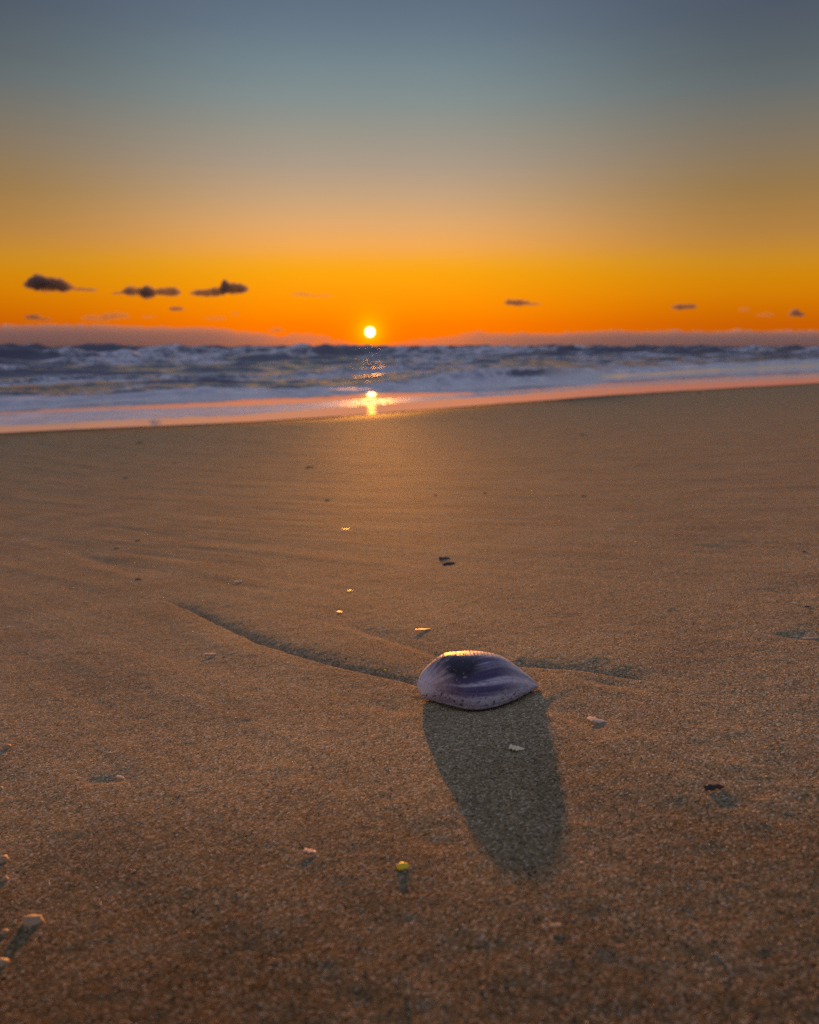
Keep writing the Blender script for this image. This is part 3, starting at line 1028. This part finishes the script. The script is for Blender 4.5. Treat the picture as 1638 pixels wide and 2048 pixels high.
def place(o, px, py, rz, tilt=0.0, lift=0.0, roll=0.0):
    p = at(px, py)
    z = float(ground(p[0], p[1])[0])
    o.location = (p[0], p[1], z + lift)
    o.rotation_euler = (roll, tilt, rz)


def flake(px, py, wpx, mat, label, ar=0.35, rz=0.0, bend=0.3, name='shell_fragment', cat='shell fragment', grp='scraps of shell on the sand',
          hook=0.0, tilt=0.0, roll=0.0, thick=0.10, lift=0.15):
    d_ = depth(at(px, py)); L = 0.88 * wpx / FPX * d_
    me_ = flake_mesh(name, L, L * ar, max(L * thick, 0.0005), bend * 0.6, int(px * 7 + py), hook)
    o = link(name, me_, mat, label=label, cat=cat, group=grp)
    place(o, px, py, rz, tilt * 0.3, L * ar * lift * 0.12 + 0.0007, roll * (0.35 if mat in (MAT_DARK, MAT_BROWN) else 0.09))
    o.scale = (1, 1.25, 0.65)
    return o


def pebble(px, py, wpx, mat, label, name='pebble', cat='pebble', grp='pebbles at the left edge', h=0.7):
    d_ = depth(at(px, py)); L = wpx / FPX * d_
    o = link(name, pebble_mesh(name, L, L * 0.85, L * h, int(px + py) % 97 + 3), mat, label=label, cat=cat, group=grp)
    place(o, px, py, 0.4 * (px % 5), 0, L * h * 0.02)
    return o


DK = dict(name='dark_shell_chip', cat='shell chip', grp='dark chips of shell on the sand')
flake(889, 1117, 26, MAT_DARK, 'thin dark chip just behind its larger twin beyond the shell', 0.3, 0.05, 0.2, roll=0.7, lift=0.25, **DK)
flake(898, 1127, 28, MAT_DARK, 'black chip with an upturned right end beyond the shell, nearer of two', 0.42, 0.12, 0.3, tilt=-0.25, roll=0.7, lift=0.25, **DK)
flake(1428, 1577, 44, MAT_DARK, 'black pointed chip on the sand at lower right', 0.30, 0.1, 0.35, tilt=-0.12, roll=0.6, lift=0.25, **DK)
flake(276, 1082, 12, MAT_DARK, 'tiny black chip at left, right one of a close pair', 0.4, 0, 0.3, roll=0.8, lift=0.3, **DK)
flake(233, 1096, 11, MAT_DARK, 'tiny black chip at left, left one of a close pair', 0.4, 0.1, 0.3, roll=0.8, lift=0.3, **DK)
flake(277, 1157, 14, MAT_DARK, 'tiny black chip at left above the end of the long furrow', 0.35, 0, 0.3, roll=0.7, lift=0.3, **DK)
flake(1615, 1218, 13, MAT_DARK, 'small black chip on the sand near the right edge', 0.4, 0, 0.3, roll=0.7, lift=0.3, **DK)
flake(1609, 1107, 9, MAT_DARK, 'black speck of shell at the right edge, farther one', 0.5, 0, 0.3, roll=0.7, lift=0.3, **DK)
WD = dict(name='weed_scrap', cat='seaweed scrap', grp='dark scraps near the waterline')
flake(280, 886, 12, MAT_BROWN, 'dark scrap near the waterline at left', 0.6, 0, 0.6, roll=0.5, lift=0.4, **WD)
flake(620, 935, 18, MAT_BROWN, 'flat brown scrap on the far sand below the sun, left', 0.4, 0, 0.3, roll=0.5, lift=0.3, **WD)
flake(252, 956, 10, MAT_BROWN, 'small brown scrap on the far sand at left', 0.5, 0, 0.4, roll=0.6, lift=0.3, **WD)
flake(349, 926, 8, MAT_BROWN, 'tiny brown scrap on far sand between two others at left', 0.5, 0, 0.4, roll=0.6, lift=0.3, **WD)
flake(655, 1001, 12, MAT_BROWN, 'small dark scrap on the sand below the sun', 0.45, 0, 0.4, roll=0.6, lift=0.3, **WD)
flake(871, 992, 8, MAT_DARK, 'dark speck on the mid sand, left one right of centre', 0.5, 0, 0.4, roll=0.6, lift=0.3, **WD)
flake(970, 988, 9, MAT_DARK, 'dark speck on the mid sand, middle one right of centre', 0.5, 0, 0.4, roll=0.6, lift=0.3, **WD)
flake(1168, 994, 10, MAT_DARK, 'dark speck on the mid sand, rightmost of three in a row', 0.5, 0, 0.4, roll=0.6, lift=0.3, **WD)
flake(1165, 870, 12, MAT_BROWN, 'brown scrap on the far sand right of the sun glow', 0.5, 0, 0.4, roll=0.6, lift=0.3, **WD)
flake(1398, 787, 10, MAT_BROWN, 'small scrap by the waterline at right', 0.5, 0, 0.5, roll=0.6, lift=0.4, **WD)

flake(1033, 1500, 34, MAT_CREAM, 'pale yellow twisted fragment lying in the shell shadow', 0.5, -0.3, 0.5, hook=0.3, tilt=0.15, roll=-0.5, lift=0.35)
flake(1192, 1438, 44, MAT_PALE, 'pale curved fragment right of the shell shadow', 0.40, -0.62, 0.25, hook=0.25, roll=-0.6, lift=0.3)
flake(846, 1258, 34, MAT_PINK, 'straight pink sliver just behind the large shell', 0.16, 0.12, 0.06, roll=-0.6, lift=0.9)
flake(421, 1309, 28, MAT_PINK, 'pinkish flat sliver below the long furrow at left', 0.22, 0.0, 0.1, roll=-0.6, lift=0.6)
flake(679, 1223, 16, MAT_PINK, 'small bent pink fragment above the long furrow', 0.3, -0.6, 0.3, roll=-0.6, lift=0.5)
flake(700, 1180, 14, MAT_WHITE, 'small white fragment farther up from the bent pink one', 0.35, 0.4, 0.3, roll=-0.5, lift=0.5)
flake(477, 1162, 20, MAT_WHITE, 'white chip with a hooked tip on the mid sand at left', 0.28, 0.25, 0.3, hook=0.3, roll=-0.6, lift=0.5)
flake(692, 1061, 18, MAT_PINK, 'pale pink sliver on the sand in mid distance, centre', 0.2, 0, 0.1, roll=-0.6, lift=0.5)
flake(1225, 1062, 17, MAT_WHITE, 'white sliver on the mid sand right of centre', 0.25, -0.05, 0.1, roll=-0.6, lift=0.6)
flake(1338, 1218, 24, MAT_STRAW, 'thin yellow straw lying on the sand at right', 0.12, 0.0, 0.05, 'straw_piece', 'straw', 'scraps of shell on the sand', roll=-0.5, lift=0.9)
flake(1360, 990, 12, MAT_PINK, 'tiny pink sliver on the far sand at right', 0.25, -0.1, 0.1, roll=-0.6, lift=0.6)
flake(1526, 1005, 14, MAT_PALE, 'tiny pale sliver on the far sand near the right edge', 0.25, 0, 0.1, roll=-0.6, lift=0.6)
flake(1589, 1211, 11, MAT_WHITE, 'white crumb of shell above the black chip at right', 0.6, 0.3, 0.4, roll=-0.4, lift=0.5)
flake(1622, 1276, 36, MAT_PALE, 'pale sliver lying at the right edge of the sand', 0.12, -0.02, 0.05, roll=-0.5, lift=0.9)
flake(48, 1080, 18, MAT_WHITE, 'white sliver on the mid sand at the far left', 0.28, -0.05, 0.2, roll=-0.6, lift=0.5)
flake(56, 1066, 12, MAT_PINK, 'pink sliver just behind the white one at far left', 0.25, 0.15, 0.2, roll=-0.6, lift=0.5)
flake(121, 1062, 8, MAT_WHITE, 'tiny white crumb right of the two slivers at far left', 0.6, 0.15, 0.2, roll=-0.6, lift=0.5)
flake(225, 1074, 10, MAT_PALE, 'tiny pale crumb behind the pair of black chips', 0.35, 0.0, 0.2, roll=-0.6, lift=0.5)
flake(18, 1252, 10, MAT_WHITE, 'small white fragment at the left edge of the sand', 0.55, 0.7, 0.4, roll=-0.5, lift=0.5)
flake(240, 1551, 24, MAT_PALE, 'pale fragment beside a short dark hollow at lower left', 0.34, -0.5, 0.3, roll=-0.6, lift=0.4)
flake(219, 1506, 18, MAT_PALE, 'thin pale fragment above the dark hollow at lower left', 0.2, -0.4, 0.2, roll=-0.5, lift=0.5)
flake(620, 1708, 30, MAT_PINK, 'dull pink blurred fragment in the foreground', 0.4, -0.3, 0.15, roll=-0.2, lift=0.2)
flake(1112, 1858, 26, MAT_STONE, 'blurred orange-brown fragment at the bottom of the frame', 0.5, 0.3, 0.3, roll=-0.4, lift=0.3)
pebble(806, 1738, 26, MAT_YELLOW, 'bright yellow blurred bead in the foreground sand', 'yellow_bead', 'bead', None, 0.6)
pebble(65, 1842, 40, MAT_STONE, 'largest tan pebble at lower left, well inside the frame')
pebble(3, 1720, 28, MAT_STONE, 'tan pebble cut by the left edge, upper one of four')
pebble(9, 1757, 16, MAT_STONE, 'small tan pebble just under the upper edge pebble')
pebble(8, 1864, 18, MAT_STONE, 'small tan pebble at the left edge beside the largest one')
pebble(3, 1926, 28, MAT_STONE, 'tan pebble cut by the left edge, lowest one')
pebble(14, 1492, 17, MAT_STONE, 'orange-brown pebble at the left edge, farthest of the pebbles')
pebble(0, 1575, 14, MAT_STONE, 'tiny tan pebble cut by the left edge below the farthest one')
pebble(770, 1335, 6, MAT_YELLOW, 'golden grain glinting above the long furrow beside the shell', 'golden_grain', 'grain', None, 0.9)


# ------------------------------------------------------------------ coarse grains lying loose on the sand
def grain_mat():
    b = NT('coarse_grain')
    rnd = b.attr('tint').outputs['Fac']
    c = b.ramp(rnd, [(0.0, (0.05, 0.04, 0.035)), (0.22, (0.20, 0.15, 0.11)), (0.6, (0.42, 0.33, 0.24)), (0.85, (0.62, 0.54, 0.44)), (1.0, (0.80, 0.74, 0.66))])
    b.principled(Base_Color=c, Roughness=0.5, Specular_IOR_Level=0.1)
    return b.mat


NG = 52000
# more of them where the sand is seen in focus, thinner with distance
gy = 0.20 + 2.4 * rng.random(NG) ** 1.6
gx = (rng.random(NG) - 0.5) * (0.35 + 1.25 * gy)
gz = ground(gx, gy)
gs = 0.00022 + 0.00042 * rng.random(NG) ** 3
big = rng.random(NG) < 0.01
gs[big] *= 1.8
oct_v = np.array([(1, 0, 0), (-1, 0, 0), (0, 1, 0), (0, -1, 0), (0, 0, 1), (0, 0, -1)], float)
oct_f = np.array([(0, 2, 4), (2, 1, 4), (1, 3, 4), (3, 0, 4), (2, 0, 5), (1, 2, 5), (3, 1, 5), (0, 3, 5)])
jit = 1 + 0.6 * (rng.random((NG, 6, 1)) - 0.5)
th = rng.random(NG) * 6.283
vv = oct_v[None] * jit * gs[:, None, None]
vv = vv + (rng.random((NG, 6, 3)) - 0.5) * gs[:, None, None] * 0.5
c_, s_ = np.cos(th)[:, None], np.sin(th)[:, None]
vx = vv[..., 0] * c_ - vv[..., 1] * s_ + gx[:, None]
vy = vv[..., 0] * s_ + vv[..., 1] * c_ + gy[:, None]
vz = vv[..., 2] * 0.8 + gz[:, None] + gs[:, None] * 0.25
me = bpy.data.meshes.new('coarse_grains')
me.vertices.add(NG * 6); me.vertices.foreach_set('co', np.stack([vx, vy, vz], -1).astype(np.float32).ravel())
fi = (oct_f[None] + (np.arange(NG) * 6)[:, None, None]).reshape(-1)
me.loops.add(len(fi)); me.loops.foreach_set('vertex_index', fi.astype(np.int32))
me.polygons.add(NG * 8)
me.polygons.foreach_set('loop_start', np.arange(0, len(fi), 3, dtype=np.int32))
me.polygons.foreach_set('loop_total', np.full(NG * 8, 3, np.int32))
me.update()
ta = me.attributes.new('tint', 'FLOAT', 'POINT')
ta.data.foreach_set('value', np.repeat(rng.random(NG), 6).astype(np.float32))
link('coarse_sand_grains', me, grain_mat(), label='loose coarse sand grains strewn over the beach', cat='sand grains', kind='stuff')

# ------------------------------------------------------------------ focus
cam_data.dof.use_dof = True
cam_data.dof.focus_distance = SHELL_D * 0.99
cam_data.dof.aperture_fstop = 8.8
print('SHELL', SHELL_G, SHELL_D, SHELL_L, 'SEA_Z', SEA_Z, 'SUN_EL', math.degrees(SUN_EL), 'AZ', math.degrees(SUN_AZ), 'edge v', B0[1], 'u', B0[0], B3[1])
